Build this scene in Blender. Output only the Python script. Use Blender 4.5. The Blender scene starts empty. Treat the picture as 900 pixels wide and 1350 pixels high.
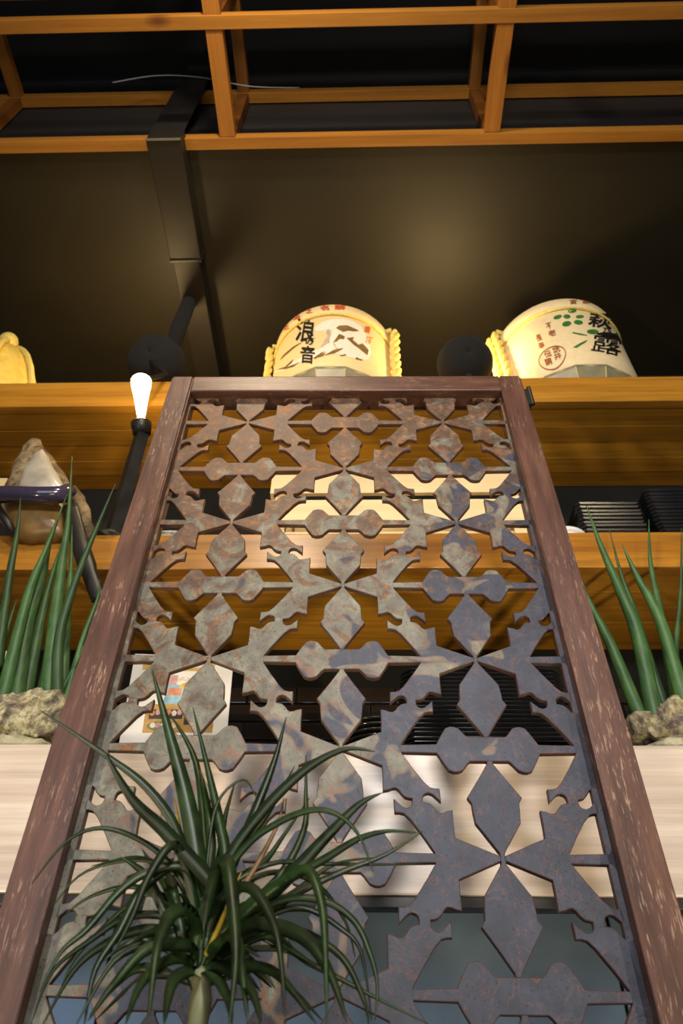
import bpy, bmesh, math, random
from math import sin, cos, tan, pi, radians, sqrt, atan2
from mathutils import Vector, Matrix, noise
random.seed(7)
SC = bpy.context.scene
COL = SC.collection
# ------------------------------------------------------------------ camera, world, lights, exposure
F = 927.85; PITCH = 0.76398; ROLL = 0.016772; YAW = -0.032804; CZ = 0.62
_cy, _sy, _cp, _sp, _cr, _sr = cos(YAW), sin(YAW), cos(PITCH), sin(PITCH), cos(ROLL), sin(ROLL)
_right = Vector((_cy, -_sy, 0)); FWD = Vector((_sy*_cp, _cy*_cp, _sp)); _up = _right.cross(FWD)
RIGHT = _right*_cr + _up*_sr; UP = -_right*_sr + _up*_cr
CAMP = Vector((0, 0, CZ))
cam = bpy.data.cameras.new('camera'); camo = bpy.data.objects.new('camera', cam); COL.objects.link(camo)
m3 = Matrix((RIGHT, UP, -FWD)).transposed()
camo.matrix_world = Matrix.Translation(CAMP) @ m3.to_4x4()
cam.sensor_fit = 'VERTICAL'; cam.sensor_height = 36; cam.lens = F/1350*36
cam.clip_start = 0.02
cam.dof.use_dof = True; cam.dof.focus_distance = 1.0; cam.dof.aperture_fstop = 9.0
SC.camera = camo
SC.view_settings.view_transform = 'Standard'; SC.view_settings.look = 'None'
SC.view_settings.gamma = 1; SC.view_settings.use_curve_mapping = False
SC.view_settings.exposure = 0.0
W = bpy.data.worlds.new('world'); SC.world = W; W.use_nodes = True
W.node_tree.nodes['Background'].inputs[0].default_value = (0.75, 0.85, 1.0, 1)
W.node_tree.nodes['Background'].inputs[1].default_value = 0.22

def light(name, kind, loc, energy, color, target=None, size=.1, size_y=None, angle=None, blend=.6):
    l = bpy.data.lights.new(name, kind); l.energy = energy; l.color = color
    if kind == 'AREA':
        l.size = size
        if size_y: l.shape = 'RECTANGLE'; l.size_y = size_y
    else: l.shadow_soft_size = size
    if kind == 'SPOT': l.spot_size = angle; l.spot_blend = blend
    o = bpy.data.objects.new(name, l); COL.objects.link(o); o.location = loc
    if target is not None:
        o.rotation_euler = (Vector(target)-Vector(loc)).to_track_quat('-Z', 'Y').to_euler()
    return o
WARM = (1.0, 0.70, 0.32)
light('room_lamp_light', 'AREA', (0.2, -1.0, 1.87), 26, (1.0, 0.95, 0.90), (0.1, 1.0, 1.1), .22)
light('window_light', 'AREA', (-0.6, -2.6, 1.7), 32, (0.76, 0.87, 1.0), (0, 1.0, 1.0), 2.2, 1.3)
light('ceiling_spot_light', 'AREA', (-0.32, -0.15, 2.75), 17, (1.0, 0.80, 0.55), (0, 1.1, 1.75), .10)
light('underside_fill_light', 'AREA', (0.15, -0.75, 0.62), 5, (1.0, 0.74, 0.42), (0.1, 1.2, 2.1), .5)  # added low warm fill aimed up at the shelf undersides, no real lamp
for sx_ in (-1, 1):
    light('underside_uplight_fill', 'SPOT', (1.25*sx_, -0.35, 0.30), 95, (1.0, 0.80, 0.50), (-0.1*sx_, 1.33, 1.58), .05, angle=radians(46), blend=1.0)  # added pair of uplights for the lower shelf's underside, no real fixtures

# ------------------------------------------------------------------ pixel helpers: a photo pixel's sight line met with a real surface
def ray(px, py):
    return (RIGHT*((px-450)/F) + UP*((675-py)/F) + FWD)
def at(px, py, Y):
    d = ray(px, py); return CAMP + d*(Y/d.y)
def atz(px, py, z):
    d = ray(px, py); return CAMP + d*((z-CZ)/d.z)
def cdepth(P): return (Vector(P)-CAMP).dot(FWD)
def mpp(P): return cdepth(P)/F           # metres per pixel there

# ------------------------------------------------------------------ materials
def new_mat(name):
    m = bpy.data.materials.new(name); m.use_nodes = True
    nt = m.node_tree; b = nt.nodes['Principled BSDF']; return m, nt, b
def N(nt, t, **kw):
    n = nt.nodes.new(t)
    for k, v in kw.items():
        if k.startswith('i_'):
            key = k[2:]
            n.inputs[int(key) if key.isdigit() else key.replace('_', ' ')].default_value = v
        else: setattr(n, k, v)
    return n
def coords(nt, scale=(1, 1, 1), kind='Object', rot=(0, 0, 0)):
    tc = N(nt, 'ShaderNodeTexCoord'); mp = N(nt, 'ShaderNodeMapping')
    mp.inputs['Scale'].default_value = scale; mp.inputs['Rotation'].default_value = rot
    nt.links.new(tc.outputs[kind], mp.inputs[0]); return mp.outputs[0]
def ramp(nt, src, stops):
    r = N(nt, 'ShaderNodeValToRGB'); cr = r.color_ramp
    while len(cr.elements) < len(stops): cr.elements.new(.5)
    for e, (p, c) in zip(cr.elements, stops): e.position = p; e.color = (*c, 1)
    nt.links.new(src, r.inputs[0]); return r.outputs[0]
def noise_n(nt, vec, scale, detail=4, rough=.55, dist=0):
    n = N(nt, 'ShaderNodeTexNoise'); n.inputs['Scale'].default_value = scale; n.inputs['Detail'].default_value = detail
    n.inputs['Roughness'].default_value = rough; n.inputs['Distortion'].default_value = dist
    nt.links.new(vec, n.inputs['Vector']); return n.outputs[0]
def mix(nt, a, b, fac, mode='MIX'):
    x = N(nt, 'ShaderNodeMix', data_type='RGBA', blend_type=mode)
    for s, v in ((0, fac), (6, a), (7, b)):
        if isinstance(v, (int, float)): x.inputs[s].default_value = v
        elif isinstance(v, tuple): x.inputs[s].default_value = (*v, 1)
        else: nt.links.new(v, x.inputs[s])
    return x.outputs[2]
def bump(nt, b, h, strength=.2, dist=.002):
    n = N(nt, 'ShaderNodeBump'); n.inputs['Strength'].default_value = strength; n.inputs['Distance'].default_value = dist
    nt.links.new(h, n.inputs['Height']); nt.links.new(n.outputs[0], b.inputs['Normal'])
def plain(name, col, rough=.5, metal=0, var=.12, scale=30, bmp=.1, coat=0):
    m, nt, b = new_mat(name)
    v = coords(nt); n = noise_n(nt, v, scale)
    d = tuple(c*(1-var) for c in col); l = tuple(min(1, c*(1+var)) for c in col)
    nt.links.new(ramp(nt, n, [(.3, d), (.7, l)]), b.inputs['Base Color'])
    b.inputs['Roughness'].default_value = rough; b.inputs['Metallic'].default_value = metal
    b.inputs['Coat Weight'].default_value = coat
    if bmp: bump(nt, b, n, bmp)
    return m
def wood(name, dark, mid, light_, axis=0, rough=.4, grain=60, coat=0.0, knots=False, stretch=.04, rnd=.15, fine=.35):
    m, nt, b = new_mat(name)
    s = [1, 1, 1]; s[axis] = stretch
    oi = N(nt, 'ShaderNodeObjectInfo')
    tc = N(nt, 'ShaderNodeTexCoord'); ad = N(nt, 'ShaderNodeVectorMath', operation='ADD')
    mul = N(nt, 'ShaderNodeVectorMath', operation='MULTIPLY'); mul.inputs[1].default_value = (13, 13, 13)
    cmb = N(nt, 'ShaderNodeCombineXYZ')
    for i in range(3): nt.links.new(oi.outputs['Random'], cmb.inputs[i])
    nt.links.new(cmb.outputs[0], mul.inputs[0]); nt.links.new(tc.outputs['Object'], ad.inputs[0]); nt.links.new(mul.outputs[0], ad.inputs[1])
    mp = N(nt, 'ShaderNodeMapping'); mp.inputs['Scale'].default_value = s; nt.links.new(ad.outputs[0], mp.inputs[0])
    v = mp.outputs[0]
    n1 = noise_n(nt, v, grain*.25, 5, .6, 1.2)
    n2 = noise_n(nt, v, grain*2.2, 4, .7)
    c = ramp(nt, n1, [(.25, dark), (.5, mid), (.75, light_)])
    c2 = ramp(nt, n2, [(.35, (1-fine,)*3), (.6, (1, 1, 1))])
    c = mix(nt, c, c2, .6, 'MULTIPLY')
    if knots:
        vo = N(nt, 'ShaderNodeTexVoronoi'); vo.inputs['Scale'].default_value = 5.5
        mp2 = N(nt, 'ShaderNodeMapping'); s2 = [1, 1, 1]; s2[axis] = .45; mp2.inputs['Scale'].default_value = s2
        nt.links.new(ad.outputs[0], mp2.inputs[0]); nt.links.new(mp2.outputs[0], vo.inputs['Vector'])
        k = ramp(nt, vo.outputs['Distance'], [(.05, (.25, .12, .06)), (.12, (1, 1, 1))])
        c = mix(nt, c, k, .8, 'MULTIPLY')
    hs = N(nt, 'ShaderNodeHueSaturation'); mr = N(nt, 'ShaderNodeMapRange')
    mr.inputs[3].default_value = 1-rnd; mr.inputs[4].default_value = 1+rnd
    nt.links.new(oi.outputs['Random'], mr.inputs[0]); nt.links.new(mr.outputs[0], hs.inputs['Value']); nt.links.new(c, hs.inputs['Color'])
    nt.links.new(hs.outputs[0], b.inputs['Base Color'])
    b.inputs['Roughness'].default_value = rough; b.inputs['Coat Weight'].default_value = coat; b.inputs['Coat Roughness'].default_value = .25
    bump(nt, b, n2, .15, .001)
    return m
M_SHELF = wood('varnished_orange_pine', (.34, .13, .010), (.50, .215, .018), (.62, .30, .035), 0, .42, 34, .25, fine=.55)
M_UNDER = wood('brightened_pine_underside', (.36, .155, .010), (.52, .24, .018), (.64, .32, .032), 0, .5, 34, .1, fine=.5)  # shelf pine brightened in colour to stand in for light from below
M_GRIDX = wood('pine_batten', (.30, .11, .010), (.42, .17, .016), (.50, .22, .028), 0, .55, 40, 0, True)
M_GRIDY = wood('pine_batten_depth_shaded', (.24, .08, .008), (.34, .125, .012), (.42, .165, .02), 1, .55, 40, 0, True)  # same batten pine darkened: shade on the joists put into the colour
M_GRIDZ = wood('pine_batten_post_shaded', (.16, .05, .006), (.22, .075, .008), (.28, .10, .012), 2, .55, 40)  # same pine darker still, shade on the posts put into the colour
M_ASH = wood('pale_ash_laminate', (.43, .325, .265), (.66, .56, .48), (.78, .69, .61), 0, .33, 30, .15, False, .03, .04, .42)
M_PALE = wood('pale_raw_pine', (.62, .45, .22), (.74, .57, .31), (.82, .68, .42), 0, .55, 26, 0, False, .05, .08, .12)
M_STEEL_B = plain('brushed_bluish_steel', (.17, .25, .37), .5, .6, .25, 5, .03)
M_BLACKM = plain('black_painted_metal', (.022, .02, .018), .42, .3, .2, 20, .05)
M_SHADE = plain('matt_black_shade', (.003, .003, .003), .95, 0, .1, 20, .02)
M_DUCT = plain('dark_brown_painted_duct', (.016, .013, .008), .5, .2, .15, 8, .05)
M_WORK = plain('pale_bounce_worktop', (.62, .58, .52), .4, 0, .1, 20, .05)  # unseen top, made pale to bounce light onto the shelf underside
M_PLATE = plain('black_glazed_ceramic', (.012, .013, .016), .22, 0, .2, 40, .02, .4)
M_WHITE = plain('white_glazed_china', (.82, .82, .84), .2, 0, .03, 20, .01, .4)
M_CREAM = plain('cream_straw_wrap', (.80, .60, .28), .6, 0, .05, 60, .06)
M_CREAM2 = plain('white_cream_wrap', (.82, .66, .38), .6, 0, .05, 60, .06)
M_FOLD = plain('shaded_grey_green_film', (.24, .22, .13), .35, 0, .2, 22, .3)  # base wrap, its grey deepened for the shade under the barrel's taper
M_ROPE = plain('yellow_straw_rope', (.72, .56, .14), .7, 0, .2, 150, .4)
M_YELLOW = plain('golden_straw_cloth', (.72, .52, .10), .62, 0, .15, 30, .3)
M_INK = plain('black_ink', (.006, .005, .004), .6, 0, .1, 40, 0)
M_RED = plain('red_ink', (.55, .07, .02), .6, 0, .1, 40, 0)
M_BROWNINK = plain('brown_ink', (.20, .11, .025), .6, 0, .3, 60, 0)
M_REDBROWN = plain('red_brown_ink', (.30, .09, .03), .6, 0, .2, 60, 0)
M_PINKW = plain('pinkish_white_ink', (.86, .72, .56), .6, 0, .08, 90, 0)
M_GREENINK = plain('green_ink', (.03, .17, .025), .6, 0, .3, 60, 0)
M_FLOOR = plain('dark_floor_tile', (.08, .075, .07), .4, 0, .2, 4, .05)
M_WALL = plain('black_painted_wall', (.006, .005, .003), .98, 0, .25, 5, .1)
M_CEIL = plain('black_ceiling_paint', (.004, .004, .004), .8, 0, .2, 4, .1)
M_SOFFIT = plain('dark_olive_brown_soffit', (.019, .015, .0055), .55, 0, .2, 3, .05)
M_SOFFACE = plain('charcoal_bulkhead_face', (.018, .017, .017), .6, 0, .2, 4, .05)
M_SIDE = plain('dim_grey_plaster', (.11, .10, .09), .8, 0, .1, 4, .1)
M_TILE = plain('black_glossy_tile', (.014, .012, .010), .12, 0, .3, 8, .02, .5)
M_GROUT = plain('black_grout', (.02, .017, .012), .8, 0, .2, 40, .1)
M_POTT = plain('terracotta_grey_pot', (.10, .09, .085), .6, 0, .2, 20, .2)
M_SOIL = plain('potting_soil', (.03, .02, .012), .9, 0, .4, 80, .8)

# rusty lattice steel: patches of bare grey-green steel, blue-grey and brown rust with pits
def steel_mat(name, edge=False):
    m, nt, b = new_mat(name)
    v = coords(nt)
    n1 = noise_n(nt, v, 12, 2, .5, 1.2); n2 = noise_n(nt, v, 14, 5, .6, 2.5); n3 = noise_n(nt, v, 330, 1, .4)
    n4 = noise_n(nt, v, 55, 6, .7, .8)
    sp = N(nt, 'ShaderNodeSeparateXYZ'); nt.links.new(v, sp.inputs[0])
    # blue-grey towards foot and right edge, rust towards head: both carry painted-in reflections
    def lin(a, bx_, bz):
        x = N(nt, 'ShaderNodeMath', operation='MULTIPLY_ADD'); nt.links.new(sp.outputs[0], x.inputs[0]); x.inputs[1].default_value = bx_; x.inputs[2].default_value = a
        z = N(nt, 'ShaderNodeMath', operation='MULTIPLY_ADD'); nt.links.new(sp.outputs[2], z.inputs[0]); z.inputs[1].default_value = bz; nt.links.new(x.outputs[0], z.inputs[2]); return z.outputs[0]
    def addv(a_, b_, k):
        x = N(nt, 'ShaderNodeMath', operation='MULTIPLY_ADD'); nt.links.new(b_, x.inputs[0]); x.inputs[1].default_value = k; nt.links.new(a_, x.inputs[2]); return x.outputs[0]
    bval = addv(lin(.54, .9, -.5), n1, 1.0)
    blue = ramp(nt, bval, [(.50, (0, 0, 0)), (.54, (1, 1, 1))])
    rust = ramp(nt, addv(lin(-.62, -.35, .52), n2, 1.0), [(.54, (0, 0, 0)), (.64, (1, 1, 1))])
    grey = ramp(nt, n4, [(.3, (.085, .08, .066)), (.55, (.145, .145, .118)), (.75, (.23, .235, .20))])
    bl = ramp(nt, n4, [(.3, (.018, .021, .035)), (.7, (.045, .053, .085))])
    ru = ramp(nt, n4, [(.25, (.045, .026, .017)), (.5, (.085, .050, .032)), (.60, (.17, .080, .030)), (.75, (.34, .13, .025))])
    c = mix(nt, grey, bl, blue); c = mix(nt, c, ru, rust)
    pit = ramp(nt, n3, [(.66, (1, 1, 1)), (.70, (.25, .21, .19))])
    c = mix(nt, c, pit, .9, 'MULTIPLY')
    veins = ramp(nt, noise_n(nt, v, 17, 6, .6, 3), [(.49, (0, 0, 0)), (.50, (.8, .8, .8)), (.51, (0, 0, 0))])
    c = mix(nt, c, (.16, .06, .04), veins)
    rim = ramp(nt, bval, [(.475, (0, 0, 0)), (.50, (.75, .75, .75)), (.515, (0, 0, 0))])
    c = mix(nt, c, (.17, .075, .05), rim)
    sc2 = noise_n(nt, v, 26, 3, .6)
    c = mix(nt, c, ramp(nt, sc2, [(.35, (.62, .62, .62)), (.62, (1.15, 1.15, 1.15))]), .8, 'MULTIPLY')
    if edge: c = mix(nt, c, (.085, .034, .022), .7)
    nt.links.new(c, b.inputs['Base Color'])
    b.inputs['Metallic'].default_value = 0.2 if not edge else .1
    rr = ramp(nt, n4, [(.3, (.45,)*3), (.7, (.62,)*3)]); nt.links.new(rr, b.inputs['Roughness'])
    bump(nt, b, n4, .25, .001)
    return m
M_LAT = steel_mat('patchy_rusted_steel'); M_LATE = steel_mat('rusty_cut_edge', True)

def frame_mat(name, axis):
    m, nt, b = new_mat(name)
    s = [1, 1, 1]; s[axis] = .12
    v = coords(nt, tuple(s)); vv = coords(nt)
    n1 = noise_n(nt, v, 70, 5, .65); n2 = noise_n(nt, vv, 9, 4, .6); n3 = noise_n(nt, v, 420, 3, .6, .3)
    c = ramp(nt, n1, [(.3, (.040, .016, .010)), (.55, (.084, .035, .023)), (.8, (.145, .070, .047))])
    wear = ramp(nt, n3, [(.57, (0, 0, 0)), (.66, (.85, .85, .85))])
    patch = ramp(nt, n2, [(.47, (0, 0, 0)), (.62, (1, 1, 1))])
    w = mix(nt, wear, patch, 1.0, 'MULTIPLY')
    c = mix(nt, c, (.30, .20, .145), w)
    nt.links.new(c, b.inputs['Base Color']); b.inputs['Roughness'].default_value = .42
    bump(nt, b, n1, .35, .001)
    return m
M_FRZ = frame_mat('brown_stained_stile', 2); M_FRX = frame_mat('brown_stained_rail', 0)

def leaf_mat(name, dark, mid, tip=None, rough=.35, scale=(1, 1, 1), nscale=60):
    m, nt, b = new_mat(name)
    v = coords(nt, scale); n = noise_n(nt, v, nscale, 3)
    oi = N(nt, 'ShaderNodeObjectInfo')
    c = ramp(nt, n, [(.3, dark), (.7, mid)])
    hs = N(nt, 'ShaderNodeHueSaturation'); mr = N(nt, 'ShaderNodeMapRange'); mr.inputs[3].default_value = .6; mr.inputs[4].default_value = 1.4
    nt.links.new(oi.outputs['Random'], mr.inputs[0]); nt.links.new(mr.outputs[0], hs.inputs['Value']); nt.links.new(c, hs.inputs['Color'])
    nt.links.new(hs.outputs[0], b.inputs['Base Color']); b.inputs['Roughness'].default_value = rough
    bump(nt, b, n, .1, .0006)
    return m
M_DRAC = leaf_mat('dark_green_blade', (.005, .013, .004), (.015, .038, .007), rough=.42)
M_DRACY = leaf_mat('yellowed_blade', (.30, .20, .02), (.45, .33, .04))
M_DRACB = leaf_mat('dry_brown_blade', (.20, .11, .04), (.34, .21, .08))
M_SANS = leaf_mat('green_spear', (.018, .055, .016), (.05, .125, .032), rough=.52, scale=(1, 1, .25), nscale=90)
M_STEM = plain('pale_green_cane', (.15, .16, .085), .55, 0, .3, 50, .3)

def stone_mat(name, cols, scale=14):
    m, nt, b = new_mat(name)
    v = coords(nt); n = noise_n(nt, v, scale, 8, .7, 1.0); n2 = noise_n(nt, v, scale*3.3, 6, .7)
    c = ramp(nt, n, list(zip((.32, .45, .55, .68), cols)))
    c = mix(nt, c, ramp(nt, n2, [(.38, (.25, .22, .2)), (.52, (1, 1, 1))]), .8, 'MULTIPLY')
    nt.links.new(c, b.inputs['Base Color']); b.inputs['Roughness'].default_value = .75
    bump(nt, b, n2, .9, .006)
    return m
M_STONE = stone_mat('lichen_pale_stone', [(.06, .05, .055), (.26, .22, .15), (.52, .48, .29), (.62, .57, .40)], 26)
M_STONE2 = stone_mat('dark_veined_stone', [(.055, .045, .05), (.15, .12, .10), (.36, .32, .18), (.62, .54, .30)], 20)
M_SLAB = stone_mat('pale_driftwood_slab', [(.22, .20, .12), (.36, .34, .22), (.46, .43, .30), (.52, .50, .38)], 7)
M_SHELL = plain('silvery_shell', (.62, .56, .44), .28, .35, .35, 14, .4, .2)
M_SHELLD = stone_mat('rough_brown_shell_rim', [(.04, .025, .012), (.12, .075, .03), (.25, .17, .08), (.4, .32, .2)], 12)
M_PURPLE = plain('dark_violet_glaze', (.050, .040, .075), .15, .1, .2, 20, .05, .6)
M_BOWLB = plain('brown_glazed_bowl', (.22, .125, .035), .35, 0, .35, 16, .2)
m, nt, b = new_mat('glowing_bulb'); b.inputs['Base Color'].default_value = (1, .9, .7, 1)
b.inputs['Emission Color'].default_value = (1, .80, .42, 1); b.inputs['Emission Strength'].default_value = 14; M_BULB = m
M_PAPER = plain('white_paper', (.88, .88, .87), .5, 0, .02, 10, 0)
def flat(name, c): return plain(name, c, .5, 0, .25, 90, 0)
M_P = {k: flat('print_'+k, c) for k, c in dict(wood=(.50, .30, .10), dark=(.05, .045, .05), salmon=(.62, .24, .12), rice=(.78, .70, .60), green=(.16, .24, .10), blue=(.30, .50, .62), ochre=(.62, .42, .10), pink=(.60, .36, .34)).items()}

# ------------------------------------------------------------------ mesh helpers
def link(name, bm, mats, parent=None, smooth=False):
    me = bpy.data.meshes.new(name); bmesh.ops.recalc_face_normals(bm, faces=bm.faces); bm.to_mesh(me); bm.free()
    for m_ in (mats if isinstance(mats, (list, tuple)) else [mats]): me.materials.append(m_)
    if smooth:
        for p in me.polygons: p.use_smooth = True
    o = bpy.data.objects.new(name, me); COL.objects.link(o)
    if parent: o.parent = parent
    return o
def tag(o, label=None, cat=None, group=None, kind=None):
    if label: o['label'] = label
    if cat: o['category'] = cat
    if group: o['group'] = group
    if kind: o['kind'] = kind
    return o
def empty(name, loc=(0, 0, 0), rz=0):
    o = bpy.data.objects.new(name, None); COL.objects.link(o); o.location = loc; o.rotation_euler = (0, 0, rz); o.empty_display_size = .05; return o
def box(bm, x0, x1, y0, y1, z0, z1, bev=0, mi=0):
    r = bmesh.ops.create_cube(bm, size=1)
    vs = r['verts']
    for v in vs: v.co = Vector(((x0+x1)/2+v.co.x*(x1-x0), (y0+y1)/2+v.co.y*(y1-y0), (z0+z1)/2+v.co.z*(z1-z0)))
    fs = {f for v in vs for f in v.link_faces}
    for f in fs: f.material_index = mi
    if bev:
        es = list({e for v in vs for e in v.link_edges})
        bmesh.ops.bevel(bm, geom=es, offset=bev, segments=2, affect='EDGES', profile=.6)
    return bm
def bxo(name, dims, mat, parent=None, bev=.002):
    bm = bmesh.new(); box(bm, *dims, bev); return link(name, bm, mat, parent)
def tube(bm, pts, radii, n=8, flat_=None, caps=True, groove=0):
    pts = [Vector(p) for p in pts]; rings = []
    if not isinstance(radii, (list, tuple)): radii = [radii]*len(pts)
    ref = None
    for i, p in enumerate(pts):
        t = (pts[min(i+1, len(pts)-1)]-pts[max(i-1, 0)]).normalized()
        if ref is None:
            ref = Vector((0, 1, 0)) if abs(t.y) < .8 else Vector((1, 0, 0))
        a = (ref - t*ref.dot(t)).normalized(); b_ = t.cross(a); ref = a
        ring = []
        for k in range(n):
            th = 2*pi*k/n; rr = radii[i]*(1 - (groove if k % 2 else 0))
            fa = flat_ if flat_ else 1
            ring.append(bm.verts.new(p + a*cos(th)*rr*fa + b_*sin(th)*rr))
        rings.append(ring)
    for i in range(len(rings)-1):
        for k in range(n):
            bm.faces.new((rings[i][k], rings[i][(k+1) % n], rings[i+1][(k+1) % n], rings[i+1][k]))
    if caps: bm.faces.new(rings[0][::-1]); bm.faces.new(rings[-1])
    return bm
def lathe(bm, prof, n=48, c=(0, 0, 0), mi=0, jitter=None, closed=True):
    rings = []
    for (r, z) in prof:
        ring = []
        for k in range(n):
            th = 2*pi*k/n; rr = r
            if jitter: rr = r*jitter(th, z)
            ring.append(bm.verts.new((c[0]+rr*cos(th), c[1]+rr*sin(th), c[2]+z)))
        rings.append(ring)
    for i in range(len(rings)-1):
        for k in range(n):
            f = bm.faces.new((rings[i][k], rings[i][(k+1) % n], rings[i+1][(k+1) % n], rings[i+1][k])); f.material_index = mi
    if closed:
        f = bm.faces.new(rings[0][::-1]); f.material_index = mi
        f = bm.faces.new(rings[-1]); f.material_index = mi
    return bm
def smooth_path(pts, n=6):
    P = [Vector(p) for p in pts]; out = []
    for i in range(len(P)-1):
        p0 = P[max(i-1, 0)]; p1 = P[i]; p2 = P[i+1]; p3 = P[min(i+2, len(P)-1)]
        for k in range(n):
            t = k/n
            out.append(.5*((2*p1)+(-p0+p2)*t+(2*p0-5*p1+4*p2-p3)*t*t+(-p0+3*p1-3*p2+p3)*t**3))
    out.append(P[-1]); return out

# ------------------------------------------------------------------ the room
YF = 1.2; YB = 1.5275; XW = 2.0; HC = CZ+3.15
tag(bxo('floor', (-XW, XW, -3.2, 1.78, -.05, 0), M_FLOOR, bev=0), kind='structure')
wb = tag(bxo('wall_back', (-XW, XW, YB, YB+.1, 0, CZ+1.3055*YF), M_WALL, bev=0), kind='structure')
tag(bxo('wall_back.001', (-XW, XW, 1.70, 1.78, 0, HC), M_WALL, bev=0), kind='structure')
tag(bxo('wall_left', (-XW-.1, -XW, -3.2, 1.78, -.05, HC), M_SIDE, bev=0), kind='structure')
tag(bxo('wall_right', (XW, XW+.1, -3.2, 1.78, -.05, HC), M_SIDE, bev=0), kind='structure')
tag(bxo('ceiling', (-XW-.1, XW+.1, -3.2, 1.78, HC, HC+.08), M_CEIL, bev=0), kind='structure')
bm = bmesh.new(); box(bm, -XW, XW, .8095, 1.70, CZ+2.385, HC)
for f in bm.faces: f.material_index = 1 if f.normal.z < -.5 else 0
tag(link('trim_1', bm, [M_SOFFACE, M_SOFFIT]), kind='structure')
# black glazed tiles between the counter and the shelf above it
tw, th_ = .118, .046
zt0 = CZ+.505
proto = None
for r in range(8):
    off = (r % 2)*tw/2
    for c in range(-9, 11):
        x0 = c*tw+off-.15
        if proto is None:
            bm = bmesh.new(); box(bm, -tw/2+.0025, tw/2-.0025, -.007, .0005, -th_/2+.0025, th_/2-.0025, .0015)
            proto = link('tile', bm, M_TILE, wb); o = proto
        else:
            o = proto.copy(); COL.objects.link(o); o.parent = wb
        o.location = (x0, YB, zt0+r*th_+th_/2); o.rotation_euler = (random.uniform(-.012, .012), 0, random.uniform(-.008, .008))

# ------------------------------------------------------------------ wooden wall shelves
def shelf(zt, zb, label):
    e = empty('wall_shelf', (0, YF, CZ+zb))
    h = zt-zb
    o = bxo('front_board', (-XW, XW, 0, .028, 0, h), M_SHELF, e, .0025)
    bxo('top_board', (-XW, XW, .028, (1.6995 if zt > 1.5 else YB-.0005)-YF, h-.02, h), M_SHELF, e, 0)
    d = (YB-YF-.029)/5
    for k in range(5):
        bxo('underside_plank', (-XW, XW, .029+k*d, .029+(k+1)*d-.0012, .0 if k % 2 else .0008, .018), M_UNDER, e, .0008)
    tag(e, label, 'shelf'); return e
Z1T, Z1B, Z2T, Z2B = 1.3986*YF, 1.3055*YF, .9012*YF, .8160*YF
shelf(Z1T, Z1B, 'upper orange pine wall shelf carrying the sake barrels')
shelf(Z2T, Z2B, 'lower orange pine wall shelf with black plates and pale crate')

# ------------------------------------------------------------------ bar counter
YC = 1.05; CT = .47696*YC; CB = .27229*YC
e = empty('bar_counter', (0, YC, 0)); tag(e, 'bar counter with deep pale ash fascia above steel lower panels', 'counter')
bxo('fascia', (-XW+.001, XW-.001, 0, .03, CZ+CB, CZ+CT), M_ASH, e, .003)
bxo('worktop', (-XW+.001, XW-.001, .03, YB-YC-.001, CZ+CT-.035, CZ+CT-.002), M_WORK, e, 0)
bxo('underside_trim', (-XW+.001, XW-.001, .004, .03, CZ+CB-.014, CZ+CB-.0005), M_BLACKM, e, .001)
for k in range(5):
    x0 = -XW+.002+k*.7992
    bxo('steel_panel', (x0+.002, x0+.797, .24, .26, .12, CZ+CT-.04), M_STEEL_B, e, .002)
bxo('plinth', (-XW+.001, XW-.001, .30, .34, 0, .13), M_BLACKM, e, 0)
bxo('carcass', (-XW+.001, XW-.001, .262, .45, .12, CZ+CT-.036), M_BLACKM, e, 0)

# ------------------------------------------------------------------ lattice screen
DS = .8; SX = .218466*DS; SZ = .153195*DS; U0 = -.028112*DS; V0 = CZ+1.237487*DS; SW = .009386
scr = empty('lattice_screen', (0, DS, 0), SW)
tag(scr, 'tall brown wooden framed screen with cut rusty steel ornament panel', 'screen')
def clip(poly, axis, lim, keep_less):
    out = []
    ins = lambda p: (p[axis] <= lim+1e-9) if keep_less else (p[axis] >= lim-1e-9)
    for i in range(len(poly)):
        a, b_ = poly[i], poly[(i+1) % len(poly)]
        ia, ib = ins(a), ins(b_)
        if ia: out.append(a)
        if ia != ib:
            t = (lim-a[axis])/(b_[axis]-a[axis]); out.append((a[0]+(b_[0]-a[0])*t, a[1]+(b_[1]-a[1])*t, a[2] if ia else 1))
            if ia: out[-1] = (out[-1][0], out[-1][1], 1)     # the cut edge is a joint
            else: out[-1] = (out[-1][0], out[-1][1], a[2])
    return out
CH = .0008; TH = .0075
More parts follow.
